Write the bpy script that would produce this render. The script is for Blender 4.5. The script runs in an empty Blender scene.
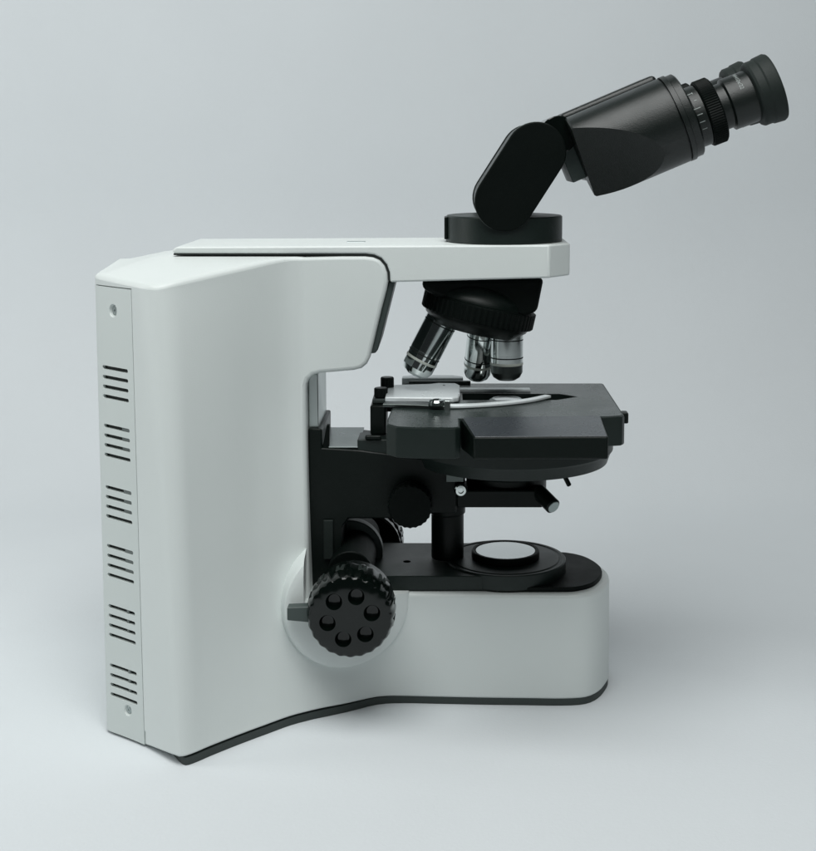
import bpy, bmesh, math, random
from mathutils import Vector, Matrix
random.seed(4)
S = 0.001                                   # the script is written in millimetres
sc = bpy.context.scene
col = sc.collection

# ------------------------------------------------------------------ camera
cam_d = bpy.data.cameras.new('camera')
cam = bpy.data.objects.new('camera', cam_d)
col.objects.link(cam)
cam.location = (0, -0.850, 0.347)
cam.rotation_euler = (math.radians(84), 0, 0)
cam_d.sensor_width = 36
cam_d.lens = 36 * 1333 / 851
cam_d.shift_x = -42 / 851
cam_d.shift_y = -133.5 / 851
cam_d.clip_start = 0.01
cam_d.clip_end = 50
sc.camera = cam
sc.render.resolution_x = 982
sc.render.resolution_y = 1024

# ------------------------------------------------------------------ world and lamps
w = bpy.data.worlds.new('World')
sc.world = w
w.use_nodes = True
bg = w.node_tree.nodes['Background']
bg.inputs['Color'].default_value = (0.88, 0.97, 1.0, 1)
bg.inputs['Strength'].default_value = 0.035


def lamp(name, loc, target, size, power, color=(0.98, 1.0, 0.99), size_y=None, spread=180):
    d = bpy.data.lights.new(name, 'AREA')
    d.energy = power
    d.color = color
    d.spread = math.radians(spread)
    d.size = size
    if size_y:
        d.shape = 'RECTANGLE'
        d.size_y = size_y
    o = bpy.data.objects.new(name, d)
    col.objects.link(o)
    o.location = loc
    o.rotation_euler = (Vector(target) - Vector(loc)).to_track_quat('-Z', 'Y').to_euler()
    return o


lamp('softbox_overhead', (-0.16, -0.48, 1.32), (-0.10, -0.12, 0.0), 0.9, 13.6)
lamp('softbox_backdrop', (-1.15, -0.05, 0.55), (-0.45, 0.50, 0.20), 0.5, 3.5)
lamp('fill_front', (0.30, -0.90, 1.20), (0.0, 0.0, 0.10), 0.7, 3.7)  # added unseen fill, put in to balance brightness from the front

sc.view_settings.view_transform = 'Standard'
sc.view_settings.look = 'None'
sc.view_settings.exposure = 0.08
sc.view_settings.gamma = 1


# ------------------------------------------------------------------ materials
def mat(name, color, rough=0.5, metal=0.0, bump=0.0, bscale=900.0, rvar=0.06, cvar=0.0, cscale=6.0, coat=0.0,
        emission=None, spec=0.5):
    m = bpy.data.materials.new(name)
    m.use_nodes = True
    nt = m.node_tree
    b = nt.nodes['Principled BSDF']
    b.inputs['Base Color'].default_value = (*color, 1)
    b.inputs['Metallic'].default_value = metal
    b.inputs['Roughness'].default_value = rough
    b.inputs['Specular IOR Level'].default_value = spec
    if coat:
        b.inputs['Coat Weight'].default_value = coat
        b.inputs['Coat Roughness'].default_value = 0.08
    tc = nt.nodes.new('ShaderNodeTexCoord')
    if rvar:
        n = nt.nodes.new('ShaderNodeTexNoise')
        n.inputs['Scale'].default_value = 28
        n.inputs['Detail'].default_value = 5
        n.inputs['Roughness'].default_value = 0.65
        nt.links.new(tc.outputs['Object'], n.inputs['Vector'])
        r = nt.nodes.new('ShaderNodeMapRange')
        r.inputs['From Min'].default_value = 0.3
        r.inputs['From Max'].default_value = 0.7
        r.inputs['To Min'].default_value = max(0.02, rough - rvar)
        r.inputs['To Max'].default_value = min(1, rough + rvar)
        nt.links.new(n.outputs['Fac'], r.inputs['Value'])
        nt.links.new(r.outputs['Result'], b.inputs['Roughness'])
    if cvar:
        n2 = nt.nodes.new('ShaderNodeTexNoise')
        n2.inputs['Scale'].default_value = cscale
        n2.inputs['Detail'].default_value = 3
        nt.links.new(tc.outputs['Object'], n2.inputs['Vector'])
        mx = nt.nodes.new('ShaderNodeMix')
        mx.data_type = 'RGBA'
        mx.inputs['A'].default_value = (*[c * (1 - cvar) for c in color], 1)
        mx.inputs['B'].default_value = (*[min(1, c * (1 + cvar)) for c in color], 1)
        nt.links.new(n2.outputs['Fac'], mx.inputs['Factor'])
        nt.links.new(mx.outputs['Result'], b.inputs['Base Color'])
    if bump:
        n3 = nt.nodes.new('ShaderNodeTexNoise')
        n3.inputs['Scale'].default_value = bscale
        n3.inputs['Detail'].default_value = 2
        nt.links.new(tc.outputs['Object'], n3.inputs['Vector'])
        bp = nt.nodes.new('ShaderNodeBump')
        bp.inputs['Strength'].default_value = bump
        bp.inputs['Distance'].default_value = 0.0004
        nt.links.new(n3.outputs['Fac'], bp.inputs['Height'])
        nt.links.new(bp.outputs['Normal'], b.inputs['Normal'])
    return m


M = {}
M['white'] = mat('white_enamel', (0.69, 0.735, 0.722), 0.40, bump=0.12, bscale=1400, cvar=0.02, cscale=9)
M['panel'] = mat('white_panel', (0.63, 0.68, 0.664), 0.48, bump=0.12, bscale=1400)
M['black'] = mat('black_enamel', (0.0035, 0.0065, 0.0053), 0.34, bump=0.25, bscale=1800, rvar=0.08, spec=0.16)
M['matte'] = mat('black_matte', (0.0025, 0.0045, 0.0038), 0.5, bump=0.3, bscale=1600, spec=0.09)
M['barrel'] = mat('black_satin_barrel', (0.0045, 0.008, 0.0068), 0.36, bump=0.3, bscale=1500, spec=0.45)
M['stagesheen'] = mat('stage_sheen_coat', (0.017, 0.0255, 0.0235), 0.27, bump=0.2, bscale=1700, spec=0.55, rvar=0.045)  # lighter than the stage coat: grazing reflection painted into the colour
M['restsheen'] = mat('grey_sheen_coat', (0.047, 0.054, 0.061), 0.27, bump=0.3, bscale=1500, spec=0.6, rvar=0.045)  # lighter grey stands in for the reflection on the hand rest top
M['gloss'] = mat('black_gloss', (0.002, 0.004, 0.0032), 0.12, rvar=0.04, spec=0.4)
M['stage'] = mat('black_stage_coat', (0.009, 0.0155, 0.0135), 0.40, bump=0.25, bscale=1700, spec=0.3)
M['skirt'] = mat('skirt_rubber', (0.036, 0.047, 0.044), 0.6, bump=0.3, bscale=1200)
M['rubber'] = mat('dark_rubber', (0.010, 0.016, 0.014), 0.6, bump=0.3, bscale=1200, spec=0.3)
M['seam'] = mat('dark_seam', (0.010, 0.015, 0.013), 0.8, rvar=0)
M['greytrim'] = mat('dark_grey_trim', (0.045, 0.062, 0.058), 0.45, bump=0.2)
M['chrome'] = mat('polished_chrome', (0.62, 0.66, 0.65), 0.06, metal=1, rvar=0.03)
M['reflchrome'] = mat('chrome_dark_reflection', (0.34, 0.37, 0.365), 0.09, metal=1, rvar=0.03)  # chrome darkened in its colour to stand in for dark reflections
M['steel'] = mat('satin_steel', (0.46, 0.50, 0.49), 0.32, metal=1)
M['darkmetal'] = mat('dark_metal', (0.10, 0.115, 0.11), 0.35, metal=1)
M['greymetal'] = mat('grey_anodised', (0.34, 0.39, 0.385), 0.36, metal=0.55)
M['holder'] = mat('pale_anodised', (0.74, 0.79, 0.80), 0.24, metal=0.05)
M['blocksheen'] = mat('glancing_sheen_grey', (0.20, 0.23, 0.228), 0.3, metal=0.6)  # grey stands in for a glancing reflection on black enamel
M['rib'] = mat('grey_rib', (0.13, 0.15, 0.145), 0.5)
M['band'] = mat('pale_band', (0.62, 0.66, 0.60), 0.4, rvar=0)
M['ink'] = mat('white_marking', (0.33, 0.37, 0.36), 0.6, rvar=0)
M['glass'] = mat('frosted_glass', (0.88, 0.90, 0.90), 0.16, metal=0.7, rvar=0.03)
M['lens'] = mat('dark_lens', (0.03, 0.04, 0.045), 0.03, rvar=0, coat=1)
M['backdrop'] = mat('backdrop_paper', (0.66, 0.695, 0.715), 0.85, bump=0.35, bscale=420, rvar=0, cvar=0.03, cscale=7)


# ------------------------------------------------------------------ mesh helpers
def basis(axis):
    a = Vector(axis).normalized()
    up = Vector((0, 0, 1)) if abs(a.z) < 0.95 else Vector((1, 0, 0))
    x = up.cross(a).normalized()
    y = a.cross(x)
    return a, x, y


class MB:
    def __init__(self):
        self.bm = bmesh.new()

    def face(self, vs):
        try:
            return self.bm.faces.new(vs)
        except ValueError:
            return None

    def verts(self, pts):
        return [self.bm.verts.new(Vector(p)) for p in pts]

    def box(self, x0, x1, y0, y1, z0, z1, mtx=None):
        p = [(x0, y0, z0), (x1, y0, z0), (x1, y1, z0), (x0, y1, z0), (x0, y0, z1), (x1, y0, z1), (x1, y1, z1), (x0, y1, z1)]
        return self.hexa(p, mtx)

    def hexa(self, p, mtx=None):
        v = self.verts([(mtx @ Vector(q)) if mtx else q for q in p])
        for f in ((3, 2, 1, 0), (4, 5, 6, 7), (0, 1, 5, 4), (1, 2, 6, 5), (2, 3, 7, 6), (3, 0, 4, 7)):
            self.face([v[i] for i in f])
        return self

    def prism_xz(self, poly, y0, y1):
        a = self.verts([(x, y0, z) for x, z in poly])
        b = self.verts([(x, y1, z) for x, z in poly])
        n = len(poly)
        self.face(a)
        self.face(b[::-1])
        for i in range(n):
            self.face([a[i], b[i], b[(i + 1) % n], a[(i + 1) % n]])
        return self

    def prism_xy(self, poly, z0, z1):
        a = self.verts([(x, y, z0) for x, y in poly])
        b = self.verts([(x, y, z1) for x, y in poly])
        n = len(poly)
        self.face(a[::-1])
        self.face(b)
        for i in range(n):
            self.face([a[i], a[(i + 1) % n], b[(i + 1) % n], b[i]])
        return self

    def lathe(self, prof, origin, axis, seg=64, ripple=None):
        """prof: list of (radius, distance along axis); ripple(k, r) -> radius"""
        a, x, y = basis(axis)
        o = Vector(origin)
        rings = []
        for r, s in prof:
            if r <= 1e-6:
                rings.append([self.bm.verts.new(o + a * s)])
            else:
                ring = []
                for k in range(seg):
                    t = 2 * math.pi * k / seg
                    rr = ripple(k, r) if ripple else r
                    ring.append(self.bm.verts.new(o + a * s + x * (rr * math.cos(t)) + y * (rr * math.sin(t))))
                rings.append(ring)
        for i in range(len(rings) - 1):
            A, B = rings[i], rings[i + 1]
            for k in range(seg):
                k2 = (k + 1) % seg
                if len(A) == 1 and len(B) == 1:
                    continue
                if len(A) == 1:
                    self.face([A[0], B[k], B[k2]])
                elif len(B) == 1:
                    self.face([A[k], A[k2], B[0]])
                else:
                    self.face([A[k], A[k2], B[k2], B[k]])
        if len(rings[0]) > 1:
            self.face(rings[0][::-1])
        if len(rings[-1]) > 1:
            self.face(rings[-1])
        return self

    def cyl(self, p0, p1, r, seg=48, r1=None, ch=0.6):
        p0 = Vector(p0)
        p1 = Vector(p1)
        L = (p1 - p0).length
        r1 = r if r1 is None else r1
        ch = min(ch, L * 0.3, r * 0.4)
        return self.lathe([(r - ch, 0), (r, ch), (r1, L - ch), (r1 - ch, L)], p0, p1 - p0, seg)

    def ribbon(self, pts, wv, h):
        """flat bar following pts, width vector per point in the XY plane, thickness h downwards"""
        rows = []
        for i, p in enumerate(pts):
            p = Vector(p)
            a = Vector(pts[max(0, i - 1)])
            b = Vector(pts[min(len(pts) - 1, i + 1)])
            d = (b - a).normalized()
            n = Vector((-d.y, d.x, 0)).normalized() * (wv[i] / 2)
            rows.append(self.verts([p - n, p + n, p + n - Vector((0, 0, h)), p - n - Vector((0, 0, h))]))
        for i in range(len(rows) - 1):
            for k in range(4):
                self.face([rows[i][k], rows[i][(k + 1) % 4], rows[i + 1][(k + 1) % 4], rows[i + 1][k]])
        self.face(rows[0][::-1])
        self.face(rows[-1])
        return self

    def cut(self, co, no):
        """keep the side opposite to no, and close the cut"""
        g = self.bm.verts[:] + self.bm.edges[:] + self.bm.faces[:]
        r = bmesh.ops.bisect_plane(self.bm, geom=g, plane_co=Vector(co), plane_no=Vector(no), clear_outer=True, dist=1e-4)
        ed = [e for e in r['geom_cut'] if isinstance(e, bmesh.types.BMEdge)]
        bmesh.ops.contextual_create(self.bm, geom=ed)
        return self

    def build(self, name, m, parent=None, bevel=0.0, seg=2, angle=35, label=None, limit=35, wn=True):
        bm = self.bm
        bmesh.ops.remove_doubles(bm, verts=bm.verts[:], dist=1e-3)
        bmesh.ops.dissolve_degenerate(bm, edges=bm.edges[:], dist=1e-4)
        bmesh.ops.recalc_face_normals(bm, faces=bm.faces[:])
        bm.verts.index_update()
        lo = Vector([min(v.co[i] for v in bm.verts) for i in range(3)])
        hi = Vector([max(v.co[i] for v in bm.verts) for i in range(3)])
        c = (lo + hi) / 2
        for v in bm.verts:
            v.co = (v.co - c) * S
        me = bpy.data.meshes.new(name)
        bm.to_mesh(me)
        bm.free()
        me.shade_smooth()
        me.set_sharp_from_angle(angle=math.radians(angle))
        me.materials.append(m)
        o = bpy.data.objects.new(name, me)
        col.objects.link(o)
        wc = c * S
        o['wc'] = list(wc)
        if parent is not None:
            pw = Vector(parent['wc'])
            o.parent = parent
            o.location = wc - pw
        else:
            o.location = wc
        if bevel:
            b = o.modifiers.new('bevel', 'BEVEL')
            b.width = bevel * S
            b.segments = seg
            b.limit_method = 'ANGLE'
            b.angle_limit = math.radians(limit)
            b.use_clamp_overlap = True
        if wn:
            o.modifiers.new('weighted_normal', 'WEIGHTED_NORMAL').keep_sharp = True
        if label:
            o['label'] = label
        return o


def boolean(o, cutters, angle=32):
    """subtract the meshes of cutters from o, one after the other, and bake the result"""
    for m in [m for m in o.modifiers if m.type == 'WEIGHTED_NORMAL']:
        o.modifiers.remove(m)
    K = 1.0 / S                                                 # the solver is steadier on millimetre-sized numbers
    for q in [o] + cutters:
        q.data.transform(Matrix.Scale(K, 4))
        q.location = q.location * K
        for m in q.modifiers:
            if m.type == 'BEVEL':
                m.width *= K
    mm = o.data.materials[0]
    for c in cutters:
        for solver in ('EXACT', 'FAST'):
            b = o.modifiers.new('cut', 'BOOLEAN')
            b.operation = 'DIFFERENCE'
            b.solver = solver
            b.object = c
            bpy.context.view_layer.update()
            dg = bpy.context.evaluated_depsgraph_get()
            me = bpy.data.meshes.new_from_object(o.evaluated_get(dg))
            if len(me.polygons) > 0.6 * len(o.data.polygons):
                o.modifiers.clear()
                o.data = me
                break
            o.modifiers.remove(b)
    me = o.data
    me.transform(Matrix.Scale(S, 4))
    o.location = o.location * S
    me.materials.clear()
    me.materials.append(mm)
    for p in me.polygons:
        p.material_index = 0
    me.shade_smooth()
    me.set_sharp_from_angle(angle=math.radians(angle))
    o.modifiers.new('weighted_normal', 'WEIGHTED_NORMAL').keep_sharp = True
    for c in cutters:
        bpy.data.objects.remove(c, do_unlink=True)


def lerp(a, b, t):
    return a + (b - a) * t


def catmull(pts, n):
    """smooth open curve through pts, n samples per span"""
    P = [2 * Vector(pts[0]) - Vector(pts[1])] + [Vector(p) for p in pts] + [2 * Vector(pts[-1]) - Vector(pts[-2])]
    out = []
    for i in range(1, len(P) - 2):
        for k in range(n):
            t = k / n
            a, b, c, d = P[i - 1], P[i], P[i + 1], P[i + 2]
            out.append(0.5 * ((2 * b) + (c - a) * t + (2 * a - 5 * b + 4 * c - d) * t * t + (3 * b - a - 3 * c + d) * t ** 3))
    out.append(P[-2])
    return out


# ------------------------------------------------------------------ backdrop: one sheet that is table and wall
def backdrop():
    mb = MB()
    R = 300.0
    yb = 700.0
    prof = [(-1500, 0), (-900, 0), (-400, 0), (0, 0), (yb - R, 0)]
    for k in range(1, 25):
        t = k / 24 * math.pi / 2
        prof.append((yb - R + R * math.sin(t), R - R * math.cos(t)))
    prof += [(yb, 600), (yb, 1000), (yb, 1500)]
    xs = [-1600, -800, 0, 800, 1600]
    rows = [[mb.bm.verts.new((x, y, z)) for x in xs] for y, z in prof]
    for i in range(len(rows) - 1):
        for j in range(len(xs) - 1):
            mb.face([rows[i][j], rows[i][j + 1], rows[i + 1][j + 1], rows[i + 1][j]])
    o = mb.build('backdrop', M['backdrop'], wn=False, angle=80)
    o['kind'] = 'structure'
    o['label'] = 'seamless pale grey backdrop sheet under and behind the microscope'
    return o


backdrop()

# ------------------------------------------------------------------ microscope
root = bpy.data.objects.new('microscope', None)
col.objects.link(root)
root.location = (0, 0, 0)
root.empty_display_size = 0.1
root['wc'] = [0, 0, 0]
root['label'] = 'white and black compound microscope with raised binocular eyepieces, seen from its side on pale backdrop'
root['category'] = 'microscope'

# ---- white body: vented column, base and the side cheeks below the arm
# near outline in plan: (x, y) at the floor and at the top
G = [(-206.5, 0), (-206.5, -30), (-206.5, -60), (-206.5, -77), (-204.5, -82.5), (-192, -91.5), (-178.5, -102), (-166, -114.5), (-156.5, -124),
     (-151, -126.5), (-145, -121.5), (-138, -113.5), (-124, -99), (-110, -85.5), (-97, -73), (-84, -64)]
T = [(-213, 0), (-213, -20), (-213, -38), (-213, -52), (-211, -57), (-198.3, -69.5), (-184.5, -82), (-178, -88), (-171.5, -92),
     (-165, -92.3), (-158, -89), (-149, -82), (-131, -67), (-115, -53.5), (-101, -42.5), (-89, -38)]
Gc, Tc = catmull([(*p, 0) for p in G], 3), catmull([(*p, 0) for p in T], 3)
G2 = [(-84, -64), (-64, -52.5), (-46, -41), (-30, -38.6), (-10, -39.5), (19, -41), (50, -42), (72, -42.5), (86, -40), (95, -31), (101, -18), (104, -8), (104.6, 0)]
T2 = [(-89, -38), (-66, -39), (-47, -39.5), (-30, -39.5), (-10, -40), (19, -40.5), (50, -41), (71, -41.5), (85, -39), (94, -30.5), (100, -18), (103, -8), (103.5, 0)]
G2c, T2c = catmull([(*p, 0) for p in G2], 3), catmull([(*p, 0) for p in T2], 3)
ZB = 4.4


def wz(z):
    return max(0.0, 1 - z / 195.0) ** 1.7


def ztop(x):
    if x < -168:
        return lerp(274.2, 270.8, (x + 213) / 45)
    return lerp(270.8, 283.5, min(1, (x + 168) / 69))


def zmid(x):
    return lerp(279.0, 283.6, min(1, max(0, (x + 211) / 40)))


def outline_pt(i, z):
    k = min(1.0, max(0.0, (Tc[i].x + 158) / 40))                # the rear corner only flares out close to the floor
    w_ = lerp(max(0.0, 1 - z / 270.0), wz(z), k)
    p = Tc[i].lerp(Gc[i], w_)
    return p


def zfoot(x):
    return lerp(1.6, 5.8, min(1, max(0, (x + 180) / 26)))


rowsA = [ZB, 9.5, 15, 24, 36, 50, 60, 72]
rowsB = [92, 114, 136, 158, 178, 200]
rowsC = [222, 244, 258]
mb = MB()
SEAM = 18                                   # outline index where the rear panel starts
PZ1 = 267.6                                 # top of the rear panel


def inset(p):
    return Vector((p.x + 2.6, p.y + 3.3 * min(1, -p.y / 60), 0))


cols_i = [(i, True) for i in range(SEAM + 1)] + [(i, False) for i in range(SEAM, len(Gc))]
N = len(cols_i)
near, far, recess = [], [], set()
for i, rec in cols_i:
    a, b = [], []
    zs = rowsA + rowsB + rowsC + [PZ1 + 0.6]
    for z in zs:
        p = outline_pt(i, z)
        if z == ZB:
            z = zfoot(p.x)
        if rec:
            p = inset(p)
        a.append(mb.bm.verts.new((p.x, p.y, z)))
        b.append(mb.bm.verts.new((p.x, -p.y, z)))
    p = outline_pt(i, PZ1 + 0.6)
    a.append(mb.bm.verts.new((p.x, p.y, PZ1 + 0.6)))
    b.append(mb.bm.verts.new((p.x, -p.y, PZ1 + 0.6)))
    p = Tc[i]
    a.append(mb.bm.verts.new((p.x, p.y, ztop(p.x) if p.x > -207 else lerp(zmid(p.x), ztop(p.x), min(1, -p.y / 58)))))
    b.append(mb.bm.verts.new((p.x, -p.y, a[-1].co.z)))
    near.append(a)
    far.append(b)
nr = len(rowsA + rowsB + rowsC) + 3
for side, flip in ((near, False), (far, True)):
    for i in range(N - 1):
        for j in range(nr - 1):
            f = [side[i][j], side[i + 1][j], side[i + 1][j + 1], side[i][j + 1]]
            mb.face(f[::-1] if flip else f)
# domed top: near edge, shoulder, middle, shoulder, far edge
R0 = 13
tops = []
for k in range(R0, N):
    i = cols_i[k][0]
    t = max(0, min(1, (Tc[i].x + 209.5) / 120.5))
    xm = lerp(-186, -89, t)
    ys = min(38.5, 0.9 * -Tc[i].y)
    sx = lerp(xm, Tc[i].x, 0.25)
    tops.append([near[k][-1]] + mb.verts([(sx, -ys, zmid(sx) - 0.3), (xm, 0, zmid(xm)), (sx, ys, zmid(sx) - 0.3)]) + [far[k][-1]])
for a, b in zip(tops, tops[1:]):
    for q in range(4):
        mb.face([a[q], b[q], b[q + 1], a[q + 1]])
inn, inf = [], []
for k in range(R0):
    p = near[k][-1].co
    inn.append(mb.bm.verts.new((-204.5, p.y * 0.9, lerp(p.z, zmid(-204.5), 0.3))))
    inf.append(mb.bm.verts.new((-204.5, -p.y * 0.9, inn[-1].co.z)))
for k in range(R0 - 1):
    mb.face([near[k][-1], near[k + 1][-1], inn[k + 1], inn[k]])
    mb.face([inf[k], inf[k + 1], far[k + 1][-1], far[k][-1]])
mb.face([near[R0 - 1][-1], tops[0][0], tops[0][1], inn[-1]])
mb.face([inf[-1], tops[0][3], tops[0][4], far[R0 - 1][-1]])
mb.face(inn[::-1] + inf[1:] + tops[0][3:0:-1])
# base strip
bn, bf = [], []
for i in range(1, len(G2c)):
    a, b = [], []
    for z in rowsA:
        if z == ZB:
            z = lerp(5.8, 4.4, min(1, (T2c[i].x + 84) / 60))
        p = T2c[i].lerp(G2c[i], wz(z))
        a.append(mb.bm.verts.new((p.x, p.y, z)))
        b.append(mb.bm.verts.new((p.x, -p.y, z)))
    bn.append(a)
    bf.append(b)
na = len(rowsA)
bn = [near[N - 1][:na]] + bn
bf = [far[N - 1][:na]] + bf
for side, flip in ((bn, False), (bf, True)):
    for i in range(len(bn) - 1):
        for j in range(na - 1):
            f = [side[i][j], side[i + 1][j], side[i + 1][j + 1], side[i][j + 1]]
            mb.face(f[::-1] if flip else f)
mb.face([q[na - 1] for q in bn] + [q[na - 1] for q in bf[-2::-1]])    # base top and underside
mb.face([q[0] for q in near[1:]] + [q[0] for q in bn[1:]] + [q[0] for q in bf[-2:0:-1]] + [q[0] for q in far[::-1]])
jb = na + len(rowsB) - 1                                        # row index of z = 200
for j in range(na - 1, jb):                                     # front face of the column
    mb.face([near[N - 1][j], far[N - 1][j], far[N - 1][j + 1], near[N - 1][j + 1]])
# cheeks reaching forward under the arm
cheek = [(-88.6, 204.2), (-87.2, 207.6), (-84.4, 210), (-80, 211.2), (-70, 212), (-59, 213), (-54.5, 214.2), (-51.2, 217), (-49.2, 221), (-46.8, 231), (-42, 251), (-38.8, 263), (-37.8, 268.5), (-38.1, 273.5), (-39.8, 278.2), (-42.8, 281.6), (-46.8, 283.4), (-52, 284), (-66, 284)]
cn = mb.verts([(x, -38, z) for x, z in cheek])
cf = mb.verts([(x, 38, z) for x, z in cheek])
edge_n = near[N - 1][jb:]
edge_f = far[N - 1][jb:]
mb.face([edge_n[0]] + cn + edge_n[:0:-1])
mb.face(([edge_f[0]] + cf + edge_f[:0:-1])[::-1])
mb.face([edge_n[0], edge_f[0], cf[0], cn[0]])
for i in range(len(cn) - 1):
    mb.face([cn[i], cf[i], cf[i + 1], cn[i + 1]])
mb.face([cn[-1], cf[-1], edge_f[-1]] + tops[-1][3:0:-1] + [edge_n[-1]])
body = mb.build('body', M['white'], root, bevel=2.6, seg=4, angle=40, limit=42)
bmod = body.modifiers['bevel']
bmod.limit_method = 'WEIGHT'
bmod.use_clamp_overlap = False
bm_ = bmesh.new()
bm_.from_mesh(body.data)
bw = bm_.edges.layers.float.new('bevel_weight_edge')
off = Vector(body['wc'])
for e in bm_.edges:
    if len(e.link_faces) == 2 and e.calc_face_angle(0) > math.radians(42):
        mid_ = (e.verts[0].co + e.verts[1].co) / 2 + off
        inner = mid_.z < (PZ1 + 2) * S and mid_.x < -0.176 and mid_.z > 0.0068
        e[bw] = 0.0 if inner else 1.0
        if mid_.z < 0.0068:
            e[bw] = 0.5
bm_.to_mesh(body.data)
bm_.free()

# groove for the rear panel, cut into the body
def panel_path(z, off=0.0, ext=0.0):
    """plan path of the rear panel from the near seam round the back to the far seam, pushed outwards by off"""
    i1 = 18                                                     # index of the seam in the outline
    pts = [outline_pt(i, z) for i in range(i1, -1, -1)]
    out = []
    for k, p in enumerate(pts):
        a = pts[max(0, k - 1)]
        b = pts[min(len(pts) - 1, k + 1)]
        d = (b - a)
        if k == len(pts) - 1:
            n = Vector((-1, 0, 0))
        else:
            d.normalize()
            n = Vector((d.y, -d.x, 0))
            if n.x > 0:
                n = -n
        q = p + n * off
        if k == 0:
            q = q - (pts[1] - pts[0]).normalized() * ext
        out.append(q)
    return out + [Vector((q.x, -q.y, 0)) for q in out[-2::-1]]


def panel_mesh(z0, z1, o0, o1, ext):
    mb = MB()
    zs = [z0] + [z for z in (9, 15, 36, 60, 92, 136, 178) if z0 < z < z1] + [z1]
    inn = [[mb.bm.verts.new((p.x, p.y, z)) for p in panel_path(z, o0, ext)] for z in zs]
    out = [[mb.bm.verts.new((p.x, p.y, z)) for p in panel_path(z, o1, ext)] for z in zs]
    n = len(inn[0])
    for j in range(len(zs) - 1):
        for k in range(n - 1):
            mb.face([inn[j][k], inn[j][k + 1], inn[j + 1][k + 1], inn[j + 1][k]])
            mb.face([out[j][k + 1], out[j][k], out[j + 1][k], out[j + 1][k + 1]])
        mb.face([inn[j][0], inn[j + 1][0], out[j + 1][0], out[j][0]])
        mb.face([inn[j][-1], out[j][-1], out[j + 1][-1], inn[j + 1][-1]])
    for k in range(n - 1):
        mb.face([inn[0][k], out[0][k], out[0][k + 1], inn[0][k + 1]])
        mb.face([inn[-1][k], inn[-1][k + 1], out[-1][k + 1], out[-1][k]])
    return mb


panel = panel_mesh(1.8, PZ1, -2.0, 0.0, -0.7).build('rear_panel', M['panel'], root, angle=30)

# vents: rounded slots along the near face of the panel


def panel_frame(z):
    a = outline_pt(18, z)
    b = outline_pt(13, z)
    a = Vector((a.x, a.y, z))
    d = Vector((b.x - a.x, b.y - a.y, 0)).normalized()
    n = Vector((d.y, -d.x, 0))
    if n.y > 0:
        n = -n
    return a, d, n


def slot_mesh(s0, s1, zc, h, depth0, depth1, skew=0.0):
    a, d, n = panel_frame(zc)
    mb = MB()
    pts = []
    for k in range(9):
        t = math.pi / 2 + math.pi * k / 8
        pts.append((s0 + h / 2 + math.cos(t) * h / 2, math.sin(t) * h / 2))
    for k in range(9):
        t = -math.pi / 2 + math.pi * k / 8
        pts.append((s1 - h / 2 + math.cos(t) * h / 2, math.sin(t) * h / 2))
    A = mb.verts([a + d * s + n * depth0 + Vector((0, 0, z)) for s, z in pts])
    B = mb.verts([a + d * s + n * depth1 + Vector((0, 0, z)) for s, z in pts])
    mb.face(A)
    mb.face(B[::-1])
    for k in range(len(pts)):
        mb.face([A[k], A[(k + 1) % len(pts)], B[(k + 1) % len(pts)], B[k]])
    return mb


VENTS = [211.0, 176.2, 139.6, 104.6, 68.7, 33.2]
slots = []
for g, zc in enumerate(VENTS):
    for r in range(4):
        slots.append((6.0, lerp(30.2, 32.0, zc / 215), zc + (1.5 - r) * 5.75, 2.3))
cut = [slot_mesh(s0, s1, z, h, -4, 3).build('cutter', M['panel'], wn=False) for s0, s1, z, h in slots]


def hole(s, z, r, dep):
    a, d, n = panel_frame(z)
    c = a + d * s
    return MB().lathe([(r * 0.72, -dep), (r, -0.3), (r * 1.15, 2)], c, n, 32)


cut.append(hole(19.5, 254.0, 3.9, 1.8).build('cutter', M['panel'], wn=False))
cut.append(hole(15.0, 18.3, 3.4, 1.5).build('cutter', M['panel'], wn=False))
boolean(panel, cut)
for s0, s1, z, h in slots:                                      # the dark inside of each vent
    slot_mesh(s0 - 0.3, s1 + 0.3, z, h + 0.6, -3.0, -2.05).build('vent_slot', M['seam'], panel, wn=False)
for g in range(1, 6):                                           # light rib seen through some of the vents
    a, d, n = panel_frame(VENTS[g])
    s0, s1 = ((7.0, 14.5) if g < 4 else (12.6, 14.4))
    mbx = MB()
    q = []
    for dep in (-2.0, -0.9):
        for u, z in ((s0, -3.9), (s1, -3.9), (s1, 10.2), (s0, 10.2)):
            q.append(a + d * u + n * dep + Vector((0, 0, z)))
    mbx.hexa(q)
    mbx.build('vent_rib', M['rib'], panel, wn=False)
for s, z, r in ((19.5, 254.0, 2.6), (15.0, 18.3, 2.3)):
    a, d, n = panel_frame(z)
    c = a + d * s
    MB().lathe([(r, -1.9), (r, -1.3), (r - 0.35, -1.05), (0.7, -1.05), (0.6, -1.6), (0, -1.6)], c, n, 24).build('screw', M['greymetal'], panel)

# dark rubber skirt the body stands on
mb = MB()
ol = [outline_pt(i, ZB + 1) for i in range(len(Gc))] + [T2c[i].lerp(G2c[i], wz(ZB)) for i in range(1, len(G2c))]
ins = []
for p in ol:
    t = min(1, max(0, (-150 - p.x) / 30))
    ins.append((p.x + 7 * t, p.y * (1 - 0.075 * t)))
poly = [(x * 0.995, y * 0.991) for x, y in ins]
poly = poly + [(x, -y) for x, y in poly[-2:0:-1]]
mb.prism_xy(poly, 0.05, ZB + 0.2)
mb.build('base_skirt', M['skirt'], root, angle=45)

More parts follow.
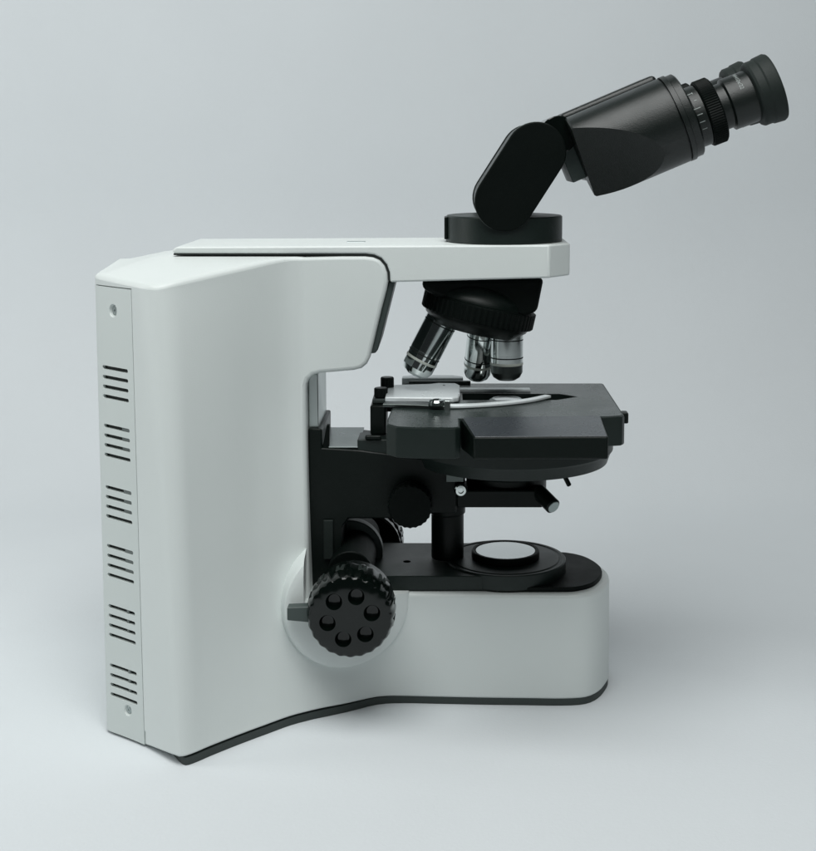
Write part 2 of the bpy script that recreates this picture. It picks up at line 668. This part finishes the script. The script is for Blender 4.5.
# ---- arm: the white beam on top
armp = [(-169, 285.3), (-66, 285.2), (-51.5, 285.2), (-46.2, 284.5), (-41.9, 282.5), (-38.7, 278.7), (-36.9, 273.8), (-36.5, 267.6), (74.5, 270.6), (74.5, 290.6), (-167, 289.4), (-169.6, 287.5)]
mb = MB().prism_xz(armp, -38, 38)
for sgn in (-1, 1):
    mb.cut((60.8, 38 * sgn, 0), (0.72, sgn * 0.69, 0))
arm = mb.build('arm', M['white'], root, bevel=1.5, seg=3, limit=30)
# dark gasket in the joint between arm and body
sg = [(-169, 284.25), (-66, 284.1), (-52, 284.05), (-46.7, 283.5), (-42.7, 281.7), (-39.7, 278.2), (-38.0, 273.5), (-37.7, 268.5),
      (-36.6, 268.5), (-37.0, 273.8), (-38.8, 278.7), (-42, 282.5), (-46.3, 284.45), (-51.6, 285.15), (-66, 285.15), (-169, 285.25)]
MB().prism_xz(sg, -37.3, 37.3).build('seam_gasket', M['seam'], root)
# small label plate line on top of the arm
MB().box(-66, -54, -4, 4, 289.3, 290.2).build('arm_screw_cover', M['greymetal'], root, bevel=0.3)
# dark trim in front of the cheeks
MB().prism_xz([(-37.9, 267.3), (-33.8, 267.6), (-44.6, 225.2), (-46.2, 223), (-49.2, 222.8)], -33, 33).build('front_trim', M['greytrim'], root, bevel=0.8)

# ---- head: clamp ring, folding link, two barrels, two eyepieces
AX = 34.5
MB().lathe([(36.2, 290.2), (37, 291), (37, 306.2), (36.3, 307), (34.8, 307.2), (0, 307.4)], (AX, 0, 0), (0, 0, 1), 96).build('clamp_ring', M['stage'], root)
MB().box(-3.6, -1.6, -9, 9, 292, 306).build('clamp_lug', M['black'], root, bevel=0.5)


def stadium(c0, c1, r, n=20):
    c0, c1 = Vector((c0[0], c0[1], 0)), Vector((c1[0], c1[1], 0))
    d = (c1 - c0).normalized()
    a0 = math.atan2(d.y, d.x)
    pts = []
    for k in range(n + 1):
        t = a0 - math.pi / 2 + math.pi * k / n
        pts.append((c1.x + r * math.cos(t), c1.y + r * math.sin(t)))
    for k in range(n + 1):
        t = a0 + math.pi / 2 + math.pi * k / n
        pts.append((c0.x + r * math.cos(t), c0.y + r * math.sin(t)))
    return pts


link = MB().prism_xz(stadium((33.2, 317), (52.3, 346.9), 17.6), -36.0, 36.0).build('folding_link', M['black'], root, bevel=1.2, seg=3)
for sy in (-1, 1):
    y0, y1 = sorted((sy * 35.2, sy * 36.0))
    MB().prism_xz(stadium((33.2, 317), (52.3, 346.9), 18.4), y0, y1).build('link_edge_highlight', M['darkmetal'], root, bevel=0.2)  # added band, paints the highlight along the cover edge
    y0, y1 = sorted((sy * 36.05, sy * 39.0))
    MB().prism_xz(stadium((33.2, 317), (52.3, 346.9), 18.2), y0, y1).build('link_cover', M['matte'], root, bevel=0.7, seg=2)

ang = math.radians(23.0)
D = Vector((math.cos(ang), 0, math.sin(ang)))                   # optical axis of the barrels
U = Vector((-math.sin(ang), 0, math.cos(ang)))
E0 = Vector((141.8, 0, 368.6))                                  # front end of the barrels
RB, LB = 27.0, 70.0
E0 = E0 + D * 3.0
ae = math.radians(21.0)                                       # the eyepieces sit a little lower
DE = Vector((math.cos(ae), 0, math.sin(ae)))
UE = Vector((-math.sin(ae), 0, math.cos(ae)))
EE = E0 - D * 5.0 - U * 3.2
RT = Matrix.Rotation(-ang, 4, 'Y')
# bridge between the barrels and hinge behind the link
b0 = E0 - D * LB
mb = MB()
mtx = Matrix.Translation(b0) @ RT
mb.box(0, 65, -6, 36, -16, 30, mtx)
mb.build('bridge', M['barrel'], root, bevel=3, seg=3)
MB().cyl((66.5, -30, 357.5), (66.5, 30, 357.5), 11.5).build('hinge', M['gloss'], root)
mb = MB()
mb.box(-4.6, 4.8, -22, 24, -8, 14, Matrix.Translation(Vector((77.3, 0, 337.0))) @ RT)
mb.build('hinge_stop', M['greytrim'], root, bevel=0.8)

txt = None


def wrap_text(body_txt, size, s_at, radius, phi0, cy, name, parent, along=False):
    """flat lettering wrapped on a cylinder whose axis is D through E0; phi is measured from the top towards the camera"""
    cu = bpy.data.curves.new(name, 'FONT')
    cu.body = body_txt
    cu.size = size
    cu.extrude = 0.0
    cu.resolution_u = 3
    t = bpy.data.objects.new(name, cu)
    col.objects.link(t)
    bpy.context.view_layer.update()
    me = bpy.data.meshes.new_from_object(t.evaluated_get(bpy.context.evaluated_depsgraph_get()))
    bpy.data.objects.remove(t, do_unlink=True)
    bm = bmesh.new()
    bm.from_mesh(me)
    bmesh.ops.triangulate(bm, faces=bm.faces[:])
    mbx = MB()
    mbx.bm.free()
    mbx.bm = bm
    c = EE + Vector((0, cy, 0))
    sd = -1 if cy < 0 else 1
    for v in bm.verts:
        if along:
            s, arc = s_at + v.co.x, -v.co.y
        else:
            s, arc = s_at + v.co.y, v.co.x
        ph = phi0 + arc / radius
        r = radius + 0.12
        v.co = c + DE * s + UE * (r * math.cos(ph)) + Vector((0, sd * r * math.sin(ph), 0))
    bmesh.ops.recalc_face_normals(bm, faces=bm.faces[:])
    return mbx.build(name, M['ink'], parent, wn=False)


def mark(s0, s1, wd, radius, phi, cy, mbx):
    c = EE + Vector((0, cy, 0))
    sd = -1 if cy < 0 else 1
    vs = []
    for s, p in ((s0, -wd / 2), (s1, -wd / 2), (s1, wd / 2), (s0, wd / 2)):
        ph = phi + p / radius
        r = radius + 0.12
        vs.append(mbx.bm.verts.new(c + DE * s + UE * (r * math.cos(ph)) + Vector((0, sd * r * math.sin(ph), 0))))
    mbx.face(vs)


for sd in (-1, 1):
    cy = 32.0 * sd
    c0 = E0 + Vector((0, cy, 0)) - D * LB
    q = Vector((0, sd, 0))
    st = 0 if sd < 0 else 8.0                                   # the far barrel starts a little further along
    mb = MB().lathe([(RB - 1.0, st), (RB, st + 1.0), (RB, LB * 0.5), (RB, LB - 9.6)], c0, D, 128)
    # oblique flat cut low on the outer side
    no = q - D * (-0.596) * -1 - U * 0.623
    no = q * 1.0 - D * 0.596 - U * 0.623
    mb.cut(c0 + q * 5.3, no)
    tube = mb.build('eyepiece_barrel', M['barrel'], root, bevel=0.5, seg=2, angle=28, limit=28)
    MB().lathe([(RB - 1.5, LB - 9.5), (RB - 1.5, LB - 8.6), (RB + 0.3, LB - 8.4), (RB + 0.3, LB - 5.4), (RB - 0.6, LB - 5.0), (RB - 0.6, LB - 0.8), (RB - 1.5, LB), (15, LB)], c0, D, 96).build('barrel_collar', M['barrel'], tube, angle=28)
    ce = EE + Vector((0, cy, 0))
    eye = MB().lathe([(14.2, 22.5), (14.2, 28.6), (16.1, 29.6), (16.1, 47), (14, 47)], ce, DE, 96).build('eyepiece', M['barrel'], root, angle=28)
    MB().lathe([(18.4, 0.2), (18.9, 0.7), (18.9, 5.6), (18.5, 5.9), (18.5, 6.3), (18.9, 6.6), (18.9, 12.6), (18.2, 13)], ce, DE, 96).build('scale_ring', M['barrel'], eye, angle=28)
    MB().lathe([(19.6, 13.05), (20.6, 13.9), (20.6, 21.6), (19.4, 22.6), (14, 22.6)], ce, DE, 168, ripple=lambda k, r: r - (0.45 if k % 2 else 0) * (1 if r > 19.8 else 0)).build('dioptre_ring', M['matte'], eye, angle=20, wn=False)
    MB().lathe([(16.3, 44.5), (19.2, 45.6), (20.2, 47), (20.2, 51.6), (20.9, 52.6), (21.4, 58.5), (20.7, 60), (17.5, 60.4), (15.5, 57.0), (0, 56)], ce, DE, 96).build('eyecup', M['rubber'], eye, angle=30)
    MB().lathe([(15.2, 57.05), (15.0, 57.6), (12, 58.4), (0, 59)], ce, DE, 64).build('lens', M['lens'], eye)
    mbm = MB()
    for k, (phd, s0, s1) in enumerate([(40, 4.2, 9.6), (74, 0.8, 10.4), (86, 6.8, 10.2), (100, 6.8, 10.2), (58, 8.4, 10.2), (114, 7.2, 10.2)]):
        mark(s0, s1, 0.4, 18.9, math.radians(phd), cy, mbm)
    mark(9.3, 9.7, 1.6, 18.9, math.radians(40), cy, mbm)
    mbm.build('scale_mark', M['ink'], eye, wn=False)
    if sd < 0:
        wrap_text('WH10x/22', 3.3, 37.0, 16.1, math.radians(14), cy, 'eyepiece_lettering', eye)

# ---- nosepiece and objectives
tl = math.radians(13)
TA = Vector((-math.sin(tl), 0, -math.cos(tl)))
TC = Vector((18.5, 0, 246.5))
nose = MB().prism_xz([(58.5, 268.8), (54.5, 248), (46, 244), (10, 251), (-6, 256), (-17, 262), (-17.5, 268.0)], -25, 25).build('nosepiece_mount', M['matte'], root, bevel=3, seg=3)
turret = MB().lathe([(18, -17), (27, -15.5), (33.2, -10), (34.2, -6.2), (34.2, -5.6), (0, -5.6)], TC, TA, 96).build('nosepiece', M['black'], root)
MB().lathe([(35.2, -5.5), (36.6, -4.8), (36.6, 4.6), (35.8, 5.4), (31, 5.6)], TC, TA, 240, ripple=lambda k, r: r - (0.55 if k % 4 >= 2 else 0) * (1 if r > 36 else 0)).build('knurled_ring', M['matte'], turret, angle=20, wn=False)
MB().lathe([(34, 5.65), (33, 8), (26, 13.5), (10, 15.5), (0, 15.5)], TC, TA, 96).build('turret_plate', M['black'], turret)


def objective(az, prof_scale, L, r, kind):
    """az: azimuth on the turret, 0 = working position"""
    a = TA
    e1 = Vector((math.cos(tl), 0, -math.sin(tl)))               # towards the working position
    e2 = Vector((0, 1, 0))
    rad = e1 * math.cos(az) + e2 * math.sin(az)
    d = (a * math.cos(tl + 0.02) + rad * math.sin(tl + 0.02)).normalized()
    if az == 0:
        base = Vector((36.5, 0, 238))
        d = Vector((0, 0, -1))
    else:
        k = (Vector((36.5, 0, 238)) - TC).dot(e1)
        hgt = (Vector((36.5, 0, 238)) - TC).dot(a)
        base = TC + a * hgt + rad * (k * prof_scale)
    if az and kind == 2:
        base = Vector((21.4, 12, 238))
        d = (Vector((17.6, 23, 197)) - base).normalized()
        L = (Vector((17.6, 23, 197)) - base).length
    o = MB().lathe([(r * 0.8, 0), (r * 0.8, 3), (r, 3.5), (r, L - 12)], base, d, 72).build('objective', M['chrome'], root, angle=25)
    MB().lathe([(r, L - 11.95), (r + 0.15, L - 11.7), (r + 0.15, L - 10.6), (r, L - 10.3)], base, d, 72).build('magnification_band', M['band'], o, angle=25)
    MB().lathe([(r * 0.985, L - 10.25), (r * 0.985, L - 5.5), (r * 0.82, L - 2.2), (r * 0.55, L - 0.4), (r * 0.25, L)], base, d, 72).build('objective_tip', M['chrome' if kind else 'darkmetal'], o, angle=25)
    MB().lathe([(r * 0.24, L - 0.2), (0, L + 0.15)], base, d, 32).build('front_lens', M['lens'], o)
    # sleeve round the barrel, darker on one where dark reflection is painted in
    MB().lathe([(r + 0.02, 8), (r + 0.06, 8.1), (r + 0.06, L - 17), (r + 0.02, L - 16.9)], base, d, 72).build('objective_sleeve', M['reflchrome'] if kind == 1 else M['chrome'], o, angle=25)
    for q in (10.5, L - 15.5):
        MB().lathe([(r + 0.05, q), (r + 0.12, q + 0.1), (r + 0.12, q + 0.7), (r + 0.05, q + 0.8)], base, d, 72).build('engraved_ring', M['seam'], o, angle=25)
    return o


objective(0.0, 1, 37.6, 10.5, 0)
objective(math.radians(100), 1.0, 37.0, 9.2, 2)
objective(math.radians(180), 1.0, 48.0, 10.5, 1)

# ---- base: black top plates, illuminator
hole_p = MB()
plate = MB().prism_xy([(-72, -36), (30, -36), (30, 36), (-72, 36)], 72.2, 82).build('base_plate', M['stage'], root, bevel=0.8)
boolean(plate, [MB().lathe([(2.6, -8), (2.6, 2)], (-28, -6, 83), (0, 0, 1), 24).build('cutter', M['seam'], wn=False)])
MB().lathe([(2.5, -7.7), (2.5, -7.0), (1.2, -7.0), (1.0, -7.6), (0, -7.6)], (-28, -6, 83), (0, 0, 1), 24).build('socket_screw', M['seam'], plate)
np_ = [(30.2, -37.5), (70, -37.5), (81, -35.5), (90, -28.5), (96, -17), (99, -6), (99.3, 0)]
npc = [(p.x, p.y) for p in catmull([(*p, 0) for p in np_], 4)]
npc = npc + [(x, -y) for x, y in npc[-2::-1]]
MB().prism_xy(npc, 72.2, 75.2).build('nose_plate', M['matte'], root, bevel=0.5)
illum = MB().lathe([(39.0, 73.2), (39.5, 73.8), (39.5, 82.4), (38.9, 83.1), (37.2, 83.1), (36.6, 82.5), (35.4, 82.5), (34.8, 83.1), (30, 83.3), (21, 83.3)], (36.3, 0, 0), (0, 0, 1), 128).build('illuminator', M['stage'], root, angle=30)
MB().lathe([(21.8, 83.35), (22.2, 83.8), (22.2, 87.4), (21.6, 88.2), (20.0, 88.2), (19.6, 87.5), (0, 87.4)], (36.3, 0, 0), (0, 0, 1), 96).build('lens_mount', M['matte'], illum, angle=30)
MB().lathe([(19.5, 87.45), (19.3, 87.8), (12, 88.2), (0, 88.4)], (36.3, 0, 0), (0, 0, 1), 96).build('field_lens', M['glass'], illum)

# ---- focusing unit
AXK = (-59.3, 73.0)                                             # focus axis (x, z)
for sgn in (-1, 1):
    mb = MB().lathe([(40.5, -14), (40.5, 2), (39.4, 4.6), (36.5, 6.0), (29, 6.8), (0, 7.6)], (-64.5, 48.0 * sgn, 69.0), (0.36, sgn, 0), 128)
    fl = mb.build('knob_flange', M['white'], root)
    boolean(fl, [MB().box(-88.9, 60, -140, 140, 72.6, 200).build('cutter', M['white'], wn=False)], 25)
MB().hexa([(-97.5, -77, 68.0), (-77, -77, 66.0), (-77, -69, 66.0), (-97.5, -69, 68.0), (-97.5, -77, 75.8), (-77, -77, 76.8), (-77, -69, 76.8), (-97.5, -69, 75.8)]).build('tension_lever', M['greytrim'], root, bevel=0.6)


def focus_knob(sgn):
    d = (0, sgn, 0)
    o0 = Vector((AXK[0], 62 * sgn, AXK[1]))

    def rip(k, r):
        return r + (0.32 * math.cos(2 * math.pi * k / 216 * 24) if r > 22.6 else 0)
    k = MB().lathe([(24.5, 0), (25.8, 0.8), (26.4, 4), (26.2, 15), (25.2, 21), (24.2, 23), (22.5, 24.0), (17, 24.7), (11, 25.2), (5, 25.5), (0, 25.6)], o0, d, 216, ripple=rip).build('focus_knob', M['gloss'], root, angle=32, wn=False)
    c = []
    for i in range(6):
        t = math.radians(13 + 60 * i)
        p = o0 + Vector((math.cos(t) * 13.6, 0, math.sin(t) * 13.6))
        c.append(MB().lathe([(1.5, 20.3), (3.4, 21.0), (4.5, 23.2), (5.0, 25.2), (5.1, 27)], p, d, 32).build('cutter', M['gloss'], wn=False))
    boolean(k, c, 30)
    for i in range(12):                                         # rubber grip pads set in the rim
        t = math.radians(15 + 30 * i)
        e = Vector((math.cos(t), 0, math.sin(t)))
        tt = Vector((-math.sin(t), 0, math.cos(t)))
        p = o0 + e * 25.6
        mbx = MB()
        pts = []
        for rr in (0, 1.0):
            for u, vv in ((-2.6, 3.4), (2.6, 3.4), (2.6, 13.4), (-2.6, 13.4)):
                pts.append(p + e * rr + tt * u + Vector((0, sgn * vv, 0)))
        mbx.hexa(pts)
        mbx.build('grip_pad', M['rubber'], k, bevel=0.5)
    return k


focus_knob(-1)
focus_knob(1)
for sgn in (-1, 1):
    y0 = 53.2 * sgn
    MB().lathe([(23.5, 0), (25, 1), (25, 8), (22, 9)], (AXK[0], y0, AXK[1]), (0, sgn, 0), 72).build('coarse_collar', M['gloss'], root)
MB().cyl((-62, -46, 87), (-62, 40, 87), 14).build('focus_housing', M['matte'], root)
MB().lathe([(20.5, 0), (21.3, 0.8), (21.3, 8), (0, 8)], (-65.5, 1, 86), (0, 1, 0), 80).build('focus_collar', M['greytrim'], root)

MB().prism_xz([(-88.6, 72.3), (-68, 72.3), (-68, 112), (-64, 117.5), (-34, 117.5), (-30, 121), (4, 121), (4, 152), (0, 153.8), (-57, 161.5), (-80, 162.8), (-80, 175), (-88.6, 175)], -31, 31).build('focus_block', M['black'], root, bevel=1.0)
MB().box(-88.6, -82.5, -27, 27, 160, 209).build('slide_rail', M['steel'], root, bevel=0.6)
mb = MB()
mb.hexa([(-80, -30, 162), (-76, -30, 162), (-76, -24, 162), (-80, -24, 162), (-77.2, -29, 177), (-75.4, -29, 177), (-75.4, -25, 177), (-77.2, -25, 177)])
mb.build('stop_pin', M['matte'], root, bevel=0.4)
MB().box(-79.5, -73.5, -33.2, -31.02, 92, 117).build('scale_strip', M['rubber'], root, bevel=0.4)
MB().box(-80, -57.5, -29.5, 30, 162.4, 163.3).build('block_top_sheen', M['blocksheen'], root, bevel=0.3)  # added thin sheet painting the glancing reflection on the block top
MB().box(-58, -38, -30, -8, 158, 168).build('stage_bracket', M['stage'], root, bevel=0.8)
MB().cyl((-53, -31, 169.6), (-43, -31, 169.6), 1.5, 20).build('bracket_pin', M['black'], root)
MB().lathe([(11.5, 0), (13.2, 1.2), (13.6, 4), (13.6, 13), (12.8, 14.4), (0, 14.8)], (-24.7, -31.1, 128.9), (0, -1, 0), 120, ripple=lambda k, r: r + 0.25 * math.cos(k * math.pi / 2.5)).build('condenser_knob', M['matte'], root, angle=25, wn=False)
MB().lathe([(10.6, 83.05), (10.6, 112), (11.6, 113), (11.6, 150), (10, 151)], (-1.6, 2, 0), (0, 0, 1), 64).build('condenser_post', M['black'], root)

# ---- stage
ZS = 189.5
sp = [(105, 50), (105, -60), (103, -64), (92, -67), (6, -73), (6, -96), (3, -99), (-20, -98.5), (-31, -95.5), (-37, -88), (-37.5, -76), (-33, 46), (-30, 50)]
stage = MB().prism_xy(sp, ZS - 18, ZS).build('stage', M['stage'], root, bevel=1.0)
surf = MB().prism_xy([(103.6, 48.8), (103.6, -59.4), (101.8, -62.6), (92, -65.4), (4.6, -71.6), (4.6, -95.2), (2.2, -97.4), (-20, -97), (-30.3, -94.1), (-35.8, -87.2), (-36.2, -76), (-31.8, 45.4), (-29.4, 48.8)], ZS - 0.3, ZS + 0.25).build('stage_top_sheen', M['stagesheen'], root, wn=False)  # added thin sheet, its lighter colour paints the grazing reflection
# slot for the light path
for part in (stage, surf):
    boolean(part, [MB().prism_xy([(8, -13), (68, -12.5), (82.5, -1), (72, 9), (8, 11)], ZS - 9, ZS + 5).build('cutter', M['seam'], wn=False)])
MB().prism_xy([(8.5, -12.5), (67.8, -12), (81.5, -1), (71.5, 8.5), (8.5, 10.5)], ZS - 9.2, ZS - 8.2).build('slot_floor', M['seam'], stage)
MB().lathe([(11, ZS - 8.2), (11, ZS - 1.8), (9.4, ZS - 0.9), (8.6, ZS - 1.0)], (36.5, -0.5, 0), (0, 0, 1), 48).build('condenser_lens_rim', M['steel'], stage)
MB().lathe([(8.5, ZS - 2), (8.4, ZS - 1.0), (0, ZS - 0.6)], (36.5, -0.5, 0), (0, 0, 1), 48).build('condenser_lens', M['glass'], stage)
# hand rest box on the near edge
MB().hexa([(13.5, -110, 174), (89.5, -110, 174), (89.5, -70.5, 172), (6.5, -75, 172),
           (13.5, -110, 186.6), (89.5, -110, 187), (89.5, -70.5, 191.2), (6.5, -75, 190.8)]).build('hand_rest', M['black'], root, bevel=1.1, seg=3)
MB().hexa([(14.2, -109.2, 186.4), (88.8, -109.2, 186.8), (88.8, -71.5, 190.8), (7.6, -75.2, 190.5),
           (14.2, -109.2, 186.95), (88.8, -109.2, 187.35), (88.8, -71.5, 191.5), (7.6, -75.2, 191.2)]).build('hand_rest_sheen', M['restsheen'], root, bevel=0.2)  # added thin sheet, reflection on the box top painted as grey
# round carrier under the stage
MB().lathe([(58, 149), (62, 150), (64, 156), (65.5, 158), (65.5, 171.3), (60, 171.4)], (39.5, -3, 0), (0, 0, 1), 128).build('stage_carrier', M['stage'], root, angle=25)
MB().box(104.6, 108.6, -52, -44, 182.5, 189.2).build('stage_stop', M['black'], root, bevel=0.8)
MB().cyl((69.5, -35, 150), (74.5, -37, 140), 1.5, 20).build('carrier_pin', M['black'], root)

# specimen holder
MB().prism_xy([(-33, 51), (-33, 60), (-26, 64), (2, 64), (9, 58), (9, 51)], ZS - 3, ZS + 3.6).build('holder_rail', M['holder'], root, bevel=0.8)
MB().box(-28, 14, 45, 49, ZS + 0.1, ZS + 2.4).build('rail_edge', M['darkmetal'], root, bevel=0.4)
hp = [(-41, -22), (2, -24), (5.5, -21), (6.5, -10), (6.5, 22), (4, 29), (-8, 30), (-14, 26), (-41, 22)]
holder = MB().prism_xy(hp, ZS + 0.5, ZS + 4.0).build('specimen_holder', M['holder'], root, bevel=0.9, seg=2)
MB().lathe([(0.8, 0), (0.8, 0.12), (0, 0.12)], (-4, 20, ZS + 4), (0, 0, 1), 16).build('holder_screw', M['seam'], holder)
MB().box(6, 53, 16, 23, ZS + 0.1, ZS + 2.0).build('slide_guide', M['holder'], root, bevel=0.4)
MB().ribbon([(-41, -33, ZS + 2.6), (-20, -36, ZS + 2.6), (-2, -42, ZS + 2.6)], [10, 9, 7], 2.2).build('holder_arm', M['darkmetal'], root, bevel=0.4)
pts = catmull([(-6, -40, ZS + 2.4), (12, -38, ZS + 2.4), (32, -31, ZS + 2.4), (50, -20, ZS + 2.4), (63, -6, ZS + 2.4)], 6)
MB().ribbon([tuple(p) for p in pts], [lerp(6.8, 5.0, i / (len(pts) - 1)) for i in range(len(pts))], 1.8).build('clip_finger', M['holder'], root, bevel=0.4)
MB().lathe([(5.5, 0), (5.5, 2), (4.6, 3.2), (2.4, 3.4), (2.2, 2.6), (0, 2.6)], (-8, -41, ZS + 2.7), (0, 0, 1), 40).build('clip_pivot', M['chrome'], root)
MB().box(-3.5, 0.2, -47, -44, ZS + 0.1, ZS + 6.2).build('clip_catch', M['steel'], root, bevel=0.4)
# carriage block and its two small knobs at the left edge
MB().box(-50.5, -40.5, -20, 8, 168.5, 187.6).build('carriage', M['black'], root, bevel=1.2)
MB().box(-49.5, -41, -14, 6, 187.7, 190.6).build('carriage_cap', M['greytrim'], root, bevel=0.6)
MB().lathe([(3.6, 190.7), (4.4, 191.4), (4.4, 196.4), (3.8, 197.0), (0, 197.0)], (-44.2, -8, 0), (0, 0, 1), 60, ripple=lambda k, r: r - (0.3 if k % 4 >= 2 else 0)).build('carriage_knob', M['black'], root, angle=20, wn=False)
MB().lathe([(3.6, 190.7), (4.4, 191.4), (4.4, 199.4), (3.8, 200.2), (0, 200.2)], (-41.2, 14, 0), (0, 0, 1), 60, ripple=lambda k, r: r - (0.3 if k % 4 >= 2 else 0)).build('carriage_knob', M['black'], root, angle=20, wn=False)
MB().box(-47, -36, 8.1, 22, 178, 190.6).build('carriage_arm', M['black'], root, bevel=0.8)

# ---- condenser below the stage
cond = MB().lathe([(24, 128), (26, 129), (26, 140), (29, 142), (29, 148.9)], (36.5, -2, 0), (0, 0, 1), 80).build('condenser', M['black'], root, angle=28)
MB().box(4.2, 58.5, -31, -6, 124.5, 136.0).build('condenser_arm', M['black'], cond, bevel=1.2)
lv = MB().cyl((55.5, -26, 134), (64.5, -39, 127.2), 5.0, 40, ch=0.8).build('condenser_lever', M['black'], cond)
ld = Vector((9, -13, -6.8)).normalized()
MB().lathe([(4.0, 0), (3.8, 0.35), (0, 0.35)], Vector((64.5, -39, 127.2)) + ld * 0.02, ld, 32).build('lever_cap', M['greymetal'], lv)
MB().box(-2.5, 8.5, -33, -31.05, 141.5, 149).build('centring_plate', M['darkmetal'], root, bevel=0.4)
MB().lathe([(3.9, 0), (3.9, 3.4), (3.2, 4.2), (1.8, 4.3), (1.5, 3.0), (0, 3.0)], (6.2, -31.1, 136.5), (0.15, -1, 0), 6 * 8).build('centring_screw', M['chrome'], root)

for o in list(bpy.data.objects):
    if 'wc' in o.keys():
        del o['wc']
